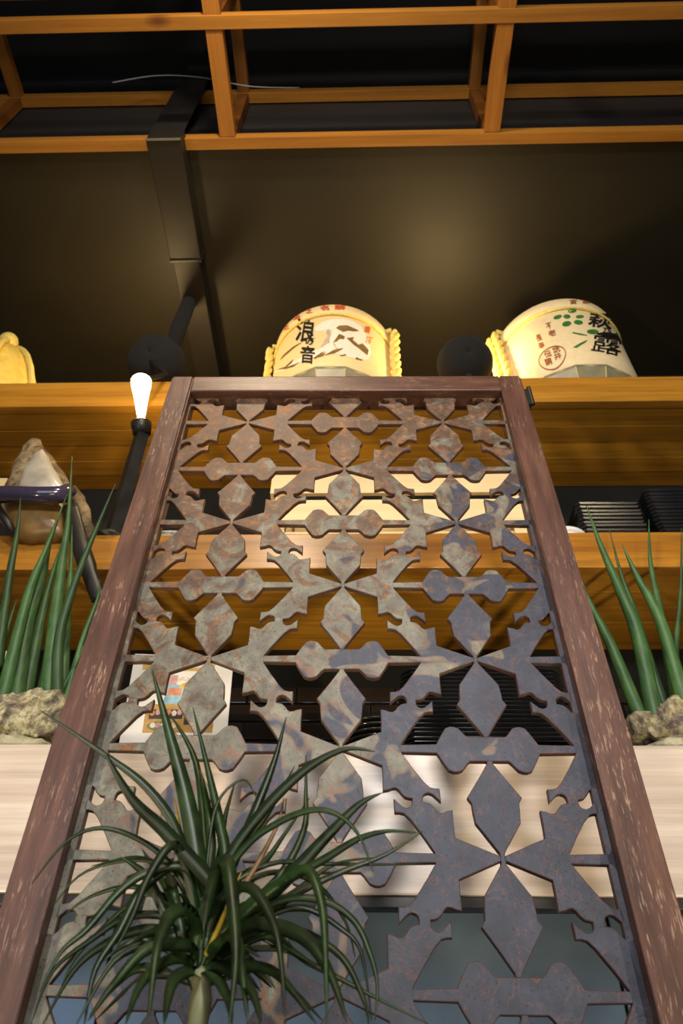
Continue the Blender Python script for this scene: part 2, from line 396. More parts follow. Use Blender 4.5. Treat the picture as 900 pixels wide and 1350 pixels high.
def sheet(bm, poly):
    # poly: (x, z, joint flag of the edge that starts here), front at y=0, chamfered front rim
    P = []
    for p in poly:
        if not P or (abs(p[0]-P[-1][0])+abs(p[1]-P[-1][1])) > 1e-5: P.append(p)
    if len(P) > 2 and abs(P[0][0]-P[-1][0])+abs(P[0][1]-P[-1][1]) < 1e-5: P.pop()
    n = len(P)
    if n < 3: return
    A = sum(P[i][0]*P[(i+1) % n][1]-P[(i+1) % n][0]*P[i][1] for i in range(n))
    if abs(A) < 1e-6: return
    if A < 0:
        Q = [(P[-i-1][0], P[-i-1][1], P[(-i-2) % n][2]) for i in range(n)]; P = Q
    ins = []
    for i in range(n):
        a, b_, c = P[i-1], P[i], P[(i+1) % n]
        d1 = Vector((b_[0]-a[0], b_[1]-a[1])).normalized(); d2 = Vector((c[0]-b_[0], c[1]-b_[1])).normalized()
        n1 = Vector((-d1.y, d1.x)); n2 = Vector((-d2.y, d2.x))
        o1 = 0 if a[2] else CH; o2 = 0 if b_[2] else CH
        det = n1.x*n2.y-n1.y*n2.x
        if abs(det) < .15: off = n1*max(o1, o2) if n1.dot(n2) > 0 else Vector((0, 0))
        else: off = Vector(((o1*n2.y-o2*n1.y)/det, (n1.x*o2-n2.x*o1)/det))
        if off.length > 3*CH: off = off.normalized()*3*CH
        ins.append((b_[0]+off.x, b_[1]+off.y))
    fv = [bm.verts.new((x, 0, z)) for x, z in ins]
    mv = [bm.verts.new((p[0], CH*.9, p[1])) for p in P]
    bv = [bm.verts.new((p[0], TH, p[1])) for p in P]
    f = bm.faces.new(fv); f.material_index = 0
    f = bm.faces.new(bv[::-1]); f.material_index = 0
    for i in range(n):
        j = (i+1) % n
        if P[i][2]: 
            if (fv[i].co-mv[i].co).length < 1e-7: pass
        for A_, B_ in ((fv, mv), (mv, bv)):
            try: g = bm.faces.new((A_[i], A_[j], B_[j], B_[i])); g.material_index = 1
            except ValueError: pass
def rounded(poly): return poly
body_up_r = [(.484, -.022), (.222, -.172), (.2195, -.28), (.221, -.415), (.182, -.404), (.160, -.390), (.136, -.387), (.118, -.405), (.103, -.437), (.078, -.470), (.055, -.480), (.034, -.484)]
body_up_l = [(.09, -.038), (.028, -.172), (-.050, -.325), (-.088, -.377), (-.118, -.388), (-.150, -.388), (-.152, -.515), (-.118, -.468), (-.095, -.440), (-.072, -.431), (-.050, -.440), (-.038, -.458), (-.034, -.485)]
def body(sgn):
    pts = [(x, v, 0) for x, v in body_up_r]
    pts += [(.034, -.5, 1), (-.034, -.5, 0)]
    pts += [(x, v, 0) for x, v in reversed(body_up_l)]
    pts[-1] = (pts[-1][0], pts[-1][1], 1)
    low = [(x, -v, 0) for x, v in body_up_l] + [(-.034, .5, 1), (.034, .5, 0)] + [(x, -v, 0) for x, v in reversed(body_up_r)]
    low[-1] = (low[-1][0], low[-1][1], 1)
    return [(x*sgn, -v, j) for x, v, j in pts+low]
leaf_r = [(.016, -.045), (.075, -.165), (.142, -.300), (.150, -.400), (.153, -.478), (.177, -.530), (.085, -.715), (.020, -.855), (.020, -.876)]
def leaf(up):
    s = -1 if up else 1
    r = [(x, -v*s if False else v, 0) for x, v in leaf_r]
    pts = r[:-1]+[(.020, -.876, 1)]+[(-x, v, 0) for x, v, _ in reversed(r)]
    pts[-1] = (pts[-1][0], pts[-1][1], 1)
    return [(x, -v if up else v, j) for x, v, j in pts]     # returned with z up: up leaf positive
def knot():
    return [(-.016, .045, 1), (.016, .045, 0), (.016, .022, 1), (.016, -.022, 0), (.016, -.045, 1), (-.016, -.045, 0), (-.016, -.022, 1), (-.016, .022, 0)]
bar_q = [(.130, .124), (.150, .150), (.185, .212), (.215, .229), (.245, .231), (.277, .214), (.315, .130), (.348, .046)]
def bar():
    R_ = [(x, v, 0) for x, v in bar_q]+[(.592, .038, 1)]+[(.592, -.038, 0)]+[(x, -v, 0) for x, v in reversed(bar_q)]
    R_ += [(.020, -.124, 1), (-.020, -.124, 0)]
    L_ = [(-x, -v, 0) for x, v in bar_q]+[(-.592, -.038, 1)]+[(-.592, .038, 0)]+[(-x, v, 0) for x, v in reversed(bar_q)]
    L_ += [(-.020, .124, 1), (.020, .124, 0)]
    return R_+L_
bm = bmesh.new()
UL = 1.73*SX; ZT = V0+.150*DS; ZBOT = .16
def place(poly, cu, ck):
    P = [(U0+cu*SX+x*SX, V0-ck*SZ+z*SZ, j) for x, z, j in poly]
    P = clip(P, 0, U0+UL, True)
    if P: P = clip(P, 0, U0-UL, False)
    if P: P = clip(P, 1, ZT, True)
    if P: P = clip(P, 1, ZBOT, False)
    if P: sheet(bm, P)
for k in range(-1, 13):
    for c in (-2, -1, 0, 1, 2):
        pinch = (c+k) % 2 == 1 if True else 0
        if pinch:
            place(knot(), c, k)
            if abs(c) < 2: place(leaf(True), c, k); place(leaf(False), c, k)
        else:
            place(bar(), c, k)
    for s in (-1.5, -.5, .5, 1.5):
        rightc = int(s+.5)
        place(body(1 if (rightc+k) % 2 == 1 else -1), s, k)
for s in (-1, 1):
    a, b_ = 1.632*SX, 1.74*SX
    xs = sorted((U0+s*a, U0+s*b_))
    sheet(bm, [(xs[0], ZBOT, 0), (xs[1], ZBOT, 0), (xs[1], ZT, 0), (xs[0], ZT, 0)])
sheet(bm, [(U0-UL, ZBOT-.02, 0), (U0+UL, ZBOT-.02, 0), (U0+UL, ZBOT+.03, 0), (U0-UL, ZBOT+.03, 0)])
lat = link('lattice_panel', bm, [M_LAT, M_LATE], scr)
lat['label'] = 'patchy grey blue and rust brown steel sheet cut into leaves and crosses'
# frame: stiles taper very slightly towards the head
ZTOP = CZ+1.4155*DS*.978; ZRB = CZ+1.356*DS*.978; ZK = CZ+.376
def stile(s):
    bm = bmesh.new(); rings = []
    for z, xi, xo in ((0, .2925, .340), (ZK, .2925, .3396), (ZTOP, .2875, .329)):
        rings.append([bm.verts.new((U0+s*x, y, z)) for x, y in ((xi, -.018), (xo, -.018), (xo, .030), (xi, .030))])
    for i in range(2):
        for k in range(4): bm.faces.new((rings[i][k], rings[i][(k+1) % 4], rings[i+1][(k+1) % 4], rings[i+1][k]))
    bm.faces.new(rings[0]); bm.faces.new(rings[-1][::-1])
    es = [e_ for e_ in bm.edges if not (abs(e_.verts[0].co.z-ZK) < 1e-5 and abs(e_.verts[1].co.z-ZK) < 1e-5)]
    bmesh.ops.bevel(bm, geom=es, offset=.0035, segments=3, affect='EDGES')
    return link('stile', bm, M_FRZ, scr)
stile(-1); stile(1)
bxo('top_rail', (U0-.2885, U0+.2885, -.0172, .0295, ZRB, ZTOP-.001), M_FRX, scr, .003)
bxo('bottom_rail', (U0-.293, U0+.293, -.0172, .0295, .06, .165), M_FRX, scr, .003)
h = bmesh.new(); box(h, U0+.3335, U0+.3415, -.006, .012, 1.655, 1.70, .001); tube(h, [(U0+.342, -.006, 1.652), (U0+.342, -.006, 1.704)], .004, 10)
link('hinge', h, M_BLACKM, scr)
# foot blocks keep it upright
for s in (-1, 1):
    bxo('foot', (U0+s*.316-.03, U0+s*.316+.03, -.06, -.0185, 0, .04), M_FRX, scr, .003)
    bxo('foot', (U0+s*.316-.03, U0+s*.316+.03, .0305, .16, 0, .04), M_FRX, scr, .003)

# ------------------------------------------------------------------ hanging wooden grid
G = empty('wooden_ceiling_grid', (0, 0, CZ+2.36)); tag(G, 'hanging box grid of orange pine battens below the black ceiling', 'ceiling grid')
YR = .805; W_ = .034; T_ = .042; PX = .822; PY = .319
PL = atz(299, 178, CZ+2.36); PR = atz(649, 174, CZ+2.36)
PX = PR.x-PL.x; gx = [PL.x+PX*k for k in (-1, 0, 1, 2)]
ZU = 2.815-2.36
for k in range(9):
    y1 = YR-k*PY
    for z in (0, ZU):
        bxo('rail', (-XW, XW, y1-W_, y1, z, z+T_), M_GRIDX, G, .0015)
for x in gx:
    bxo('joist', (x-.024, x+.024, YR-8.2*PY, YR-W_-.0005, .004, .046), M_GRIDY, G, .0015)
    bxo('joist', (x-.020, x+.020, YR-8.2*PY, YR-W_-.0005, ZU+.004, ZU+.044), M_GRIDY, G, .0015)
    for k in range(9):
        y1 = YR-k*PY
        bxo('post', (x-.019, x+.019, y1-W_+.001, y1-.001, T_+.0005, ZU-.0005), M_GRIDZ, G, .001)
for x in (-1.7, 1.7):
    for y in (.5, -1.3): bxo('hanger', (x-.006, x+.006, y-.006, y+.006, .0, HC-CZ-2.36), M_BLACKM, G, 0)
# loose white cable lying over the battens
bm = bmesh.new()
tube(bm, smooth_path([at(148, 109, .70), at(205, 100, .69), at(262, 102, .68), at(330, 114, .70), at(395, 116, .74)], 8), .0022, 6)
tag(link('electric_cable', bm, plain('grey_cable', (.22, .22, .24), .5), smooth=True), 'thin grey electric cable sagging above the pine battens', 'cable')

# ------------------------------------------------------------------ black duct under the bulkhead
zd = CZ+2.30
A1 = atz(192, 186, zd); B1 = atz(238, 183, zd); A2 = atz(222, 345, zd); B2 = atz(262, 345, zd)
D = empty('ceiling_duct', (A1.x, A1.y, zd)); tag(D, 'dark square ceiling duct running back above the wall shelves', 'duct')
ox, oy = A1.x, min(A1.y, B1.y)
D.location = (ox, oy, zd)
wd = (B1.x-A1.x + B2.x-A2.x)/2
bxo('duct_section', (0, wd, 0, A2.y-oy, 0, CZ+2.385-zd-.0005), M_DUCT, D, .003)
bxo('duct_section', (.008, wd-.006, A2.y-oy+.001, 1.70-oy-.001, -.006, CZ+2.385-zd-.0005), M_DUCT, D, .003)
bxo('joint_collar', (-.002, wd+.002, A2.y-oy-.008, A2.y-oy+.002, -.008, CZ+2.385-zd-.001), M_BLACKM, D, .001)
bxo('riser', (0.001, wd-.001, .0005, .006, .0, HC-zd-.002), M_BLACKM, D, .002)
bxo('lit_end_edge', (-.001, wd+.001, -.002, .003, -.003, .004), plain('pale_lit_edge', (.3, .28, .25), .4, .7), D, .0005)  # pale strip painting the lit front edge of the duct

# ------------------------------------------------------------------ lamps on the shelves
def dome_bm(r, h_, n=32):
    b_ = bmesh.new(); prof = [(r, 0), (r*1.0, h_*.15), (r*.96, h_*.35), (r*.84, h_*.6), (r*.62, h_*.82), (r*.3, h_*.96), (.004, h_)]
    inner = [(.003, h_-.004)]+[(max(.002, rr-.003), zz-.003 if zz > .003 else 0) for rr, zz in reversed(prof[:-1])]
    prof2 = prof[::-1]+inner[::-1][:0]
    lathe(b_, prof, n, closed=True)
    return b_
bt = at(186, 503, 1.10); bb = at(186, 553, 1.10)
L1 = empty('arm_lamp', (at(150, 702, 1.235).x, 1.235, CZ+Z2T)); tag(L1, 'lit black lamp on a leaning post at the left of the screen', 'lamp')
def rel(P, o): return Vector(P)-Vector(o.location)
bm = bmesh.new(); foot = Vector((L1.location.x, 1.235, CZ+Z2T)); sock = at(187, 572, 1.115)
path = [foot+Vector((0, 0, .008)), foot.lerp(sock, .5), sock]
tube(bm, [rel(p, L1) for p in path], [.021, .021, .019], 4)
link('post', bm, M_BLACKM, L1)
bm = bmesh.new(); lathe(bm, [(.05, 0), (.05, .006), (.03, .010)], 24); link('base', bm, M_BLACKM, L1, True)
bm = bmesh.new(); tube(bm, [rel(sock, L1), rel(at(186, 558, 1.105), L1), rel(bb, L1)], [.022, .026, .015], 16); link('socket', bm, M_BLACKM, L1, True)
bm = bmesh.new(); pts = [bb.lerp(bt, t) for t in (0, .15, .4, .7, .93, 1)]
tube(bm, [rel(p, L1) for p in pts], [.007, .011, .015, .021, .026, .0265], 18); link('bulb', bm, M_BULB, L1, True)
def head(e, ctr, r):
    b_ = bmesh.new(); prof = [(r, 0), (r*1.0, r*.2), (r*.95, r*.45), (r*.82, r*.72), (r*.58, r*.94), (r*.3, r*1.05), (.004, r*1.08)]
    lathe(b_, prof+[(max(.002, rr-.004), zz-.004 if zz > .004 else 0) for rr, zz in reversed(prof)], 36, closed=False)
    o = link('shade', b_, M_SHADE, e, True); o.location = rel(ctr, e); o.rotation_euler = (radians(118), 0, 0)
    b_ = bmesh.new(); bmesh.ops.create_uvsphere(b_, u_segments=14, v_segments=9, radius=.020)
    o = link('bulb', b_, M_BULB, e, True); o.location = rel(ctr+Vector((0, -.02, -.012)), e)
sc_ = at(208, 482, 1.30); head(L1, sc_, .092)
bm = bmesh.new(); top = at(248, 390, 1.275); top = Vector((top.x, 1.30, top.z+.03))
tube(bm, [rel(p, L1) for p in (sc_+Vector((.035, -.02, .060)), at(234, 436, 1.285), top)], [.026, .028, .025], 14); link('upper_arm', bm, M_SHADE, L1, True)
bm = bmesh.new(); tube(bm, [rel(top-Vector((0, 0, .004)), L1), rel(top+Vector((0, 0, .006)), L1)], [.027, .027], 16); link('end_cap', bm, M_BLACKM, L1, True)
bm = bmesh.new(); tube(bm, [rel(top, L1), rel(Vector((top.x, top.y, zd-.007)), L1)], [.010, .010], 12); link('bracket', bm, M_BLACKM, L1, True)
bm = bmesh.new(); tube(bm, [rel(bt.lerp(bb, .05), L1), rel(bt+Vector((0, .02, .035)), L1), rel(Vector((bt.x+.02, 1.19, CZ+Z1T+.02)), L1), rel(sc_+Vector((0, -.06, -.06)), L1)], [.010, .007, .007, .007], 10); link('neck', bm, M_BLACKM, L1, True)
light('lamp_bulb_light', 'POINT', bb*.5+bt*.5, 3.5, WARM, size=.025)
light('lamp_head_light', 'POINT', sc_+Vector((-.01, .035, .03)), 8.0, WARM, size=.03)
s2 = at(612, 482, 1.30)
L2 = empty('dome_lamp', s2); tag(L2, 'black dome lamp head between the two printed sake barrels', 'lamp')
head(L2, s2, .088)
bm = bmesh.new(); tube(bm, [(0, -.03, -.05), (0, -.01, CZ+Z1T-s2.z+.006)], [.010, .010], 10); lathe(bm, [(.035, 0), (.035, .006)], 20, (0, -.01, CZ+Z1T-s2.z+.0005)); link('base', bm, M_SHADE, L2, True)
light('dome_lamp_light', 'POINT', s2+Vector((0, .035, .03)), 8.0, WARM, size=.03)

# ------------------------------------------------------------------ barrels
def wrap_mesh(bm, cx, cy, zb, prof_r, lift):
    # bm holds (angle*R, height) flat shapes: bend them round the barrel
    for v in bm.verts:
        a = v.co.x; z = v.co.z; r = prof_r(z)+lift
        v.co = Vector((r*sin(a), -r*cos(a), z))
def bisect_all(bm, a0, a1, step):
    x = a0
    while x < a1:
        bmesh.ops.bisect_plane(bm, geom=bm.verts[:]+bm.edges[:]+bm.faces[:], plane_co=(x, 0, 0), plane_no=(1, 0, 0)); x += step
def text_mesh(s, w, h_, off=.018):
    cu = bpy.data.curves.new('t', 'FONT'); cu.body = s; cu.size = 1; cu.offset = off; cu.resolution_u = 2
    ob = bpy.data.objects.new('t', cu); COL.objects.link(ob)
    dg = bpy.context.evaluated_depsgraph_get(); dg.update()
    me = ob.evaluated_get(dg).to_mesh()
    b_ = bmesh.new(); b_.from_mesh(me); ob.evaluated_get(dg).to_mesh_clear()
    bpy.data.objects.remove(ob); bpy.data.curves.remove(cu)
    if not b_.verts: return b_
    xs = [v.co.x for v in b_.verts]; ys = [v.co.y for v in b_.verts]
    cx, cy = (min(xs)+max(xs))/2, (min(ys)+max(ys))/2; sx = w/max(1e-6, max(xs)-min(xs)); sy = h_/max(1e-6, max(ys)-min(ys))
    for v in b_.verts: v.co = Vector(((v.co.x-cx)*sx, 0, (v.co.y-cy)*sy))
    return b_
class Barrel:
    def __init__(s, px, R_=.205, H=.44, yf=1.212, label=''):
        P = at(px, 440, yf); s.R = R_; s.H = H; s.c = Vector((P.x, yf+R_, CZ+Z1T)); s.e = empty('sake_barrel', s.c+Vector((0, 0, .0005)))
        tag(s.e, label, 'barrel', None)
        s.prof = [(0, .150), (.02, .160), (.09, .1965), (.105, .204), (.13, R_), (H-.075, R_), (H-.066, R_-.004), (H-.058, R_+.003), (H-.006, R_+.003), (H, R_-.004)]
    def rad(s, z):
        p = s.prof
        for (z0, r0), (z1, r1) in zip(p, p[1:]):
            if z <= z1: return r0+(r1-r0)*max(0, (z-z0))/(z1-z0)
        return p[-1][1]
    def hit(s, px, py):
        d = ray(px, py); ox_, oy_ = CAMP.x-s.c.x, CAMP.y-s.c.y
        a = d.x**2+d.y**2; b_ = 2*(ox_*d.x+oy_*d.y); R_ = s.R
        c = ox_**2+oy_**2-R_**2; disc = max(0, b_*b_-4*a*c); t = (-b_-sqrt(disc))/(2*a)
        P = CAMP+d*t-s.c; return atan2(P.x, -P.y), min(max(P.z, .01), s.H-.001)
    def build(s, mat, fold=True):
        bm = bmesh.new()
        pr = [(r, z) for z, r in s.prof if z >= .09]
        lathe(bm, pr+[(s.R-.012, s.H-.0), (s.R-.014, s.H-.012)], 72); link('body', bm, mat, s.e, True)
        bm = bmesh.new()
        nf = 14
        def jit(th, z): # flat folded facets of the gathered wrap
            a = ((th % (2*pi/nf))-pi/nf); return cos(pi/nf)/cos(a)*1.012
        lathe(bm, [(.150, 0), (.168, .02), (.196, .088), (.2015, .093)], nf*4, jitter=jit); o = link('folded_base_wrap', bm, M_FOLD, s.e)
        bm = bmesh.new()
        n = 72; z = s.H-.062; r = s.R+.002
        ring = [Vector((r*cos(2*pi*k/n), r*sin(2*pi*k/n), z)) for k in range(n+1)]
        tube(bm, ring, .005, 6, caps=False); link('hoop', bm, M_ROPE, s.e, True)
        bm = bmesh.new()
        for k in range(nf):
            a = 2*pi*k/nf
            tube(bm, [((.1705)*cos(a), .1705*sin(a), .02), ((.200)*cos(a), .200*sin(a), .089)], .0012, 4)
        link('wrap_creases', bm, M_CREAM, s.e)
    def rope(s, az, r=.013, z0=.0, z1=None, slant=0):
        z1 = z1 or s.H+.004
        bm = bmesh.new(); n = 60
        for ph in (0, 2*pi/3, 4*pi/3):
            pts = []
            for i in range(n+1):
                t = i/n; z = z0+.008+(z1-z0-.012)*t; a = az+slant*t; R_ = s.rad(min(z, s.H-.01))+r*1.15+.006
                q = ph+t*22
                c = Vector((R_*sin(a), -R_*cos(a), z)); rad_ = Vector((sin(a), -cos(a), 0)); tan_ = Vector((cos(a), sin(a), 0))
                pts.append(c+rad_*cos(q)*r*.62+tan_*sin(q)*r*.62)
            tube(bm, pts, r*.72, 7)
        link('rope', bm, M_ROPE, s.e, True)
        bm = bmesh.new(); R_ = s.R+.016
        for sg in (-.5, .5):
            pts = []
            for i in range(13):
                t = i/12; rr = R_*(1-t*.9); a = az+slant; pts.append(Vector((rr*sin(a)+sg*r*cos(a), -rr*cos(a)+sg*r*sin(a), s.H+.012)))
            tube(bm, pts, r*.8, 7)
        link('rope_over_lid', bm, M_ROPE, s.e, True)
    def poly(s, name, px_pts, mat, lift=.0008, parts=None):
        bm = bmesh.new() if parts is None else parts
        vs = [bm.verts.new((a, 0, z)) for a, z in (s.hit(*p) for p in px_pts)]
        bm.faces.new(vs)
        if parts is None: return s.finish(name, bm, mat, lift)
    def finish(s, name, bm, mat, lift=.0008):
        bmesh.ops.triangulate(bm, faces=bm.faces[:])
        xs = [v.co.x for v in bm.verts]
        bisect_all(bm, min(xs)+.02, max(xs), .06); 
        wrap_mesh(bm, 0, 0, 0, s.rad, lift)
        me = bpy.data.meshes.new(name); bm.to_mesh(me); bm.free(); me.materials.append(mat)
        o = bpy.data.objects.new(name, me); COL.objects.link(o); o.parent = s.e; return o
    def glyph(s, bm_all, ch, px, py, wpx, hpx, rot=0, off=.018):
        g = text_mesh(ch, wpx, hpx, off)
        me = bpy.data.meshes.new('g')
        for v in g.verts:
            dx, dz = v.co.x, v.co.z
            v.co = Vector((px+dx*cos(rot)-dz*sin(rot), 0, py-(dx*sin(rot)+dz*cos(rot))))
        for v in g.verts:
            a, z = s.hit(v.co.x, v.co.z); v.co = Vector((a, 0, z))
        bpy.data.meshes.remove(me); s.finish('character', g, bm_all, .002)
def ell(cx, cy, a, b_, rot, n=14):
    return [(cx+a*cos(2*pi*k/n)*cos(rot)-b_*sin(2*pi*k/n)*sin(rot), cy+a*cos(2*pi*k/n)*sin(rot)+b_*sin(2*pi*k/n)*cos(rot)) for k in range(n)]
def crp(x, y, ox_, oy_, s): return (ox_+x/s, oy_+y/s)
# barrel with the wave picture
B = Barrel(437, label='cream sake barrel printed with a white wave picture and red rim characters')
B.build(M_CREAM)
B.rope(radians(66)); B.rope(radians(-82), .011)
def P1(l): return [crp(x, y, 420, 395, 9) for x, y in l]
def P0(l): return [crp(x, y, 360, 395, 11.25) for x, y in l]
B.poly('wave_print', P1([(-60, 340), (60, 260), (200, 232), (330, 235), (430, 270), (510, 330), (560, 420), (600, 520), (625, 640), (590, 715), (520, 725), (380, 690), (250, 655), (120, 640), (-60, 690), (-260, 770), (-420, 850), (-560, 905), (-400, 800), (-200, 690), (0, 590), (160, 500), (240, 430), (240, 370), (160, 350), (60, 365), (-20, 385)]), M_PINKW, .0006)
for q in ([(205, 340), (240, 315), (330, 308), (400, 335), (480, 375), (420, 382), (350, 372), (290, 388), (235, 362)],
          [(330, 460), (420, 450), (400, 480), (470, 540), (520, 525), (590, 600), (575, 665), (520, 620), (470, 580), (420, 545), (370, 500)],
          [(170, 515), (240, 410), (310, 440), (300, 475), (250, 470), (215, 500)],
          [(70, 668), (180, 600), (290, 578), (270, 600), (190, 640)],
          [(0, 690), (60, 640), (90, 620), (60, 670)], [(240, 668), (330, 650), (320, 665), (280, 675)],
          [(430, 710), (450, 685), (480, 705), (525, 715), (500, 726)], [(-40, 700), (20, 640), (40, 620), (0, 680)]):
    B.poly('brush_stroke', P1(q), M_BROWNINK, .0014)
for q in ([(100, 900), (160, 820), (230, 760), (300, 700), (420, 640), (410, 655), (300, 730), (220, 800), (150, 860)],
          [(60, 1050), (180, 1000), (300, 890), (280, 940), (200, 1010), (330, 960), (400, 925), (300, 1000), (180, 1035)],
          [(600, 870), (700, 800), (760, 770), (720, 830), (620, 885)], [(480, 630), (560, 590), (640, 570), (560, 610)]):
    B.poly('brush_stroke', P0(q), M_BROWNINK, .0014)
B.glyph(M_INK, '浪', 403, 436.5, 25, 31, -.12); B.glyph(M_INK, 'の', 408, 450, 11, 11, -.1); B.glyph(M_INK, '音', 405.5, 468, 19, 23, -.08)
for ch, x, y, w_, h_, r_ in (('近', 378, 432, 7.5, 8, .35), ('国', 391.5, 418.5, 8.5, 7.5, .25), ('之', 408, 411.5, 9, 6, .12), ('名', 428, 407.5, 12, 6.5, .03), ('醸', 448, 407, 14, 6.2, -.06), ('清', 483.5, 435, 8.5, 9, -.25), ('酒', 485.5, 449, 8.5, 9, -.2)):
    B.glyph(M_RED, ch, x, y, w_, h_, r_)
# barrel with leaves
C_ = Barrel(765, R_=.21, H=.455, yf=1.21, label='cream sake barrel printed with green leaves and bold black characters')
C_.build(M_CREAM2)
C_.rope(radians(-78), .014); C_.rope(radians(-64), .011, slant=-.12)
def P2(l): return [crp(x, y, 700, 385, 10) for x, y in l]
def P3(l): return [crp(x, y, 770, 385, 10) for x, y in l]
bm = bmesh.new()
for cx, cy, a, b_, r in ((540, 248, 58, 30, -.1), (350, 333, 58, 26, -.3), (470, 327, 48, 28, 0), (468, 423, 62, 34, -.2), (640, 328, 55, 22, -.05), (620, 403, 60, 30, .1), (810, 527, 78, 32, .03)):
    C_.poly('printed_leaf', ell(700+cx/10, 385+cy/10, a/10, b_/10, r), M_GREENINK, .0012)
for cx, cy, a, b_, r in ((385, 345, 50, 28, .6), (490, 430, 55, 25, .8), (495, 490, 50, 25, .7), (455, 585, 68, 38, .4), (580, 655, 60, 28, .9), (600, 590, 45, 22, .9), (480, 530, 50, 22, .4)):
    C_.poly('printed_leaf', ell(770+cx/10, 385+cy/10, a/10, b_/10, r), M_GREENINK, .0012)
for q in ([(545, 530), (620, 545), (735, 570), (735, 582), (640, 570), (545, 548)], [(550, 735), (640, 680), (740, 635), (720, 665), (600, 740)]):
    C_.poly('printed_leaf', P2(q), M_GREENINK, .0012)
C_.poly('printed_leaf', P3([(610, 748), (680, 760), (760, 782), (690, 785)]), M_GREENINK, .0012)
bm = bmesh.new()
C_.glyph(M_INK, '萩', 791, 423.5, 32, 19, -.15); C_.glyph(M_INK, '乃', 799, 437, 12, 8, -.1); C_.glyph(M_INK, '露', 800, 455, 40, 24, -.2, .004)
bm = bmesh.new()
for ch, x, y, w_, h_, r_ in (('宮', 755, 399.5, 9, 6, .05), ('醸', 772, 399, 10, 6, -.02), ('造', 788, 400, 9, 6, -.15), ('元', 804, 404.5, 9, 6.5, -.4), ('不', 723.5, 430, 8, 8, .3), ('老', 727.5, 439.5, 10, 8, .3), ('長', 710.5, 446, 8, 9, .3), ('寿', 713.5, 456, 8, 9, .3)):
    C_.glyph(M_REDBROWN, ch, x, y, w_, h_, r_)
bm = bmesh.new()
ro = ell(728, 471.5, 19.5, 13.5, -.55, 32); ri = ell(728, 471.5, 18.3, 12.3, -.55, 32)
vo = [C_.hit(*p) for p in ro]; vi = [C_.hit(*p) for p in ri]
va = [bm.verts.new((a, 0, z)) for a, z in vo]; vb = [bm.verts.new((a, 0, z)) for a, z in vi]
for k in range(32): bm.faces.new((va[k], va[(k+1) % 32], vb[(k+1) % 32], vb[k]))
for ch, x, y in (('伝', 722, 467), ('統', 733, 461), ('醸', 723, 477), ('井', 735, 470)): C_.glyph(M_REDBROWN, ch, x, y, 9.5, 9, .35)
C_.finish('oval_stamp', bm, M_REDBROWN, .002)
# third barrel, all in straw cloth, cut by the left edge of the frame
P = at(-27, 440, 1.24)
E0 = empty('sake_barrel', (P.x-.02, 1.24+.175, CZ+Z1T+.0005)); tag(E0, 'golden straw wrapped barrel with rope knot at far left', 'barrel')
bm = bmesh.new()
prof = [(.13, 0), (.165, .03), (.182, .10), (.183, .17), (.172, .245), (.150, .32), (.118, .39), (.078, .445), (.035, .48), (.004, .49)]
lathe(bm, prof, 56, jitter=lambda t, z: 1+.012*sin(9*t+8*z)); link('body', bm, M_YELLOW, E0, True)
def r0(z):
    for (ra, za), (rb, zb_) in zip(prof, prof[1:]):
        if z <= zb_: return ra+(rb-ra)*(z-za)/(zb_-za)
    return .004
for az in (radians(38), radians(-30), radians(95), radians(-95)):
    bm = bmesh.new(); pts = []
    for i in range(26):
        z = .012+i/25*.48; a = az*(1-.35*(z/.46)); R_ = r0(z)+.009; pts.append(Vector((R_*sin(a), -R_*cos(a), z)))
    tube(bm, pts, .011, 8); link('rope', bm, M_ROPE, E0, True)
bm = bmesh.new(); bmesh.ops.create_uvsphere(bm, u_segments=16, v_segments=10, radius=.034)
for v in bm.verts: v.co = Vector((v.co.x+.02, v.co.y-.05, v.co.z*1.25+.475))
link('rope_knot', bm, M_ROPE, E0, True)

# ------------------------------------------------------------------ things on the lower shelf
ZS2 = CZ+Z2T
def crate():
    y0 = 1.218; z0 = ZS2
    L = at(357, 640, y0).x; R_ = at(690, 640, y0).x
    e = empty('slatted_crate', ((L+R_)/2, y0, z0)); w = (R_-L)/2
    tag(e, 'pale raw pine slatted crate on the lower shelf behind the screen', 'crate')
    zs = []
    for a, b_ in ((690, 658.5), (649.5, 625)):
        zs.append((at(500, a, y0).z-z0, at(500, b_, y0).z-z0))
    for a, b_ in zs:
        bxo('slat', (-w, w, 0, .012, a, b_), M_PALE, e, .0015)
        bxo('slat', (-w, w, .188, .2, a, b_), M_PALE, e, .0015)
        for s in (-1, 1): bxo('end_slat', (min(s*w, s*(w-.012)), max(s*w, s*(w-.012)), .0125, .1875, a, b_), M_PALE, e, .0015)
    for s in (-1, 1):
        for y in (.0125, .1575):
            bxo('corner_post', (min(s*(w-.0125), s*(w-.042)), max(s*(w-.0125), s*(w-.042)), y, y+.03, .0005, zs[1][1]-.002), M_PALE, e, .0015)
    bxo('bottom_board', (-w+.0435, w-.0435, .0125, .1875, .026, .034), M_PALE, e, .001)
crate()
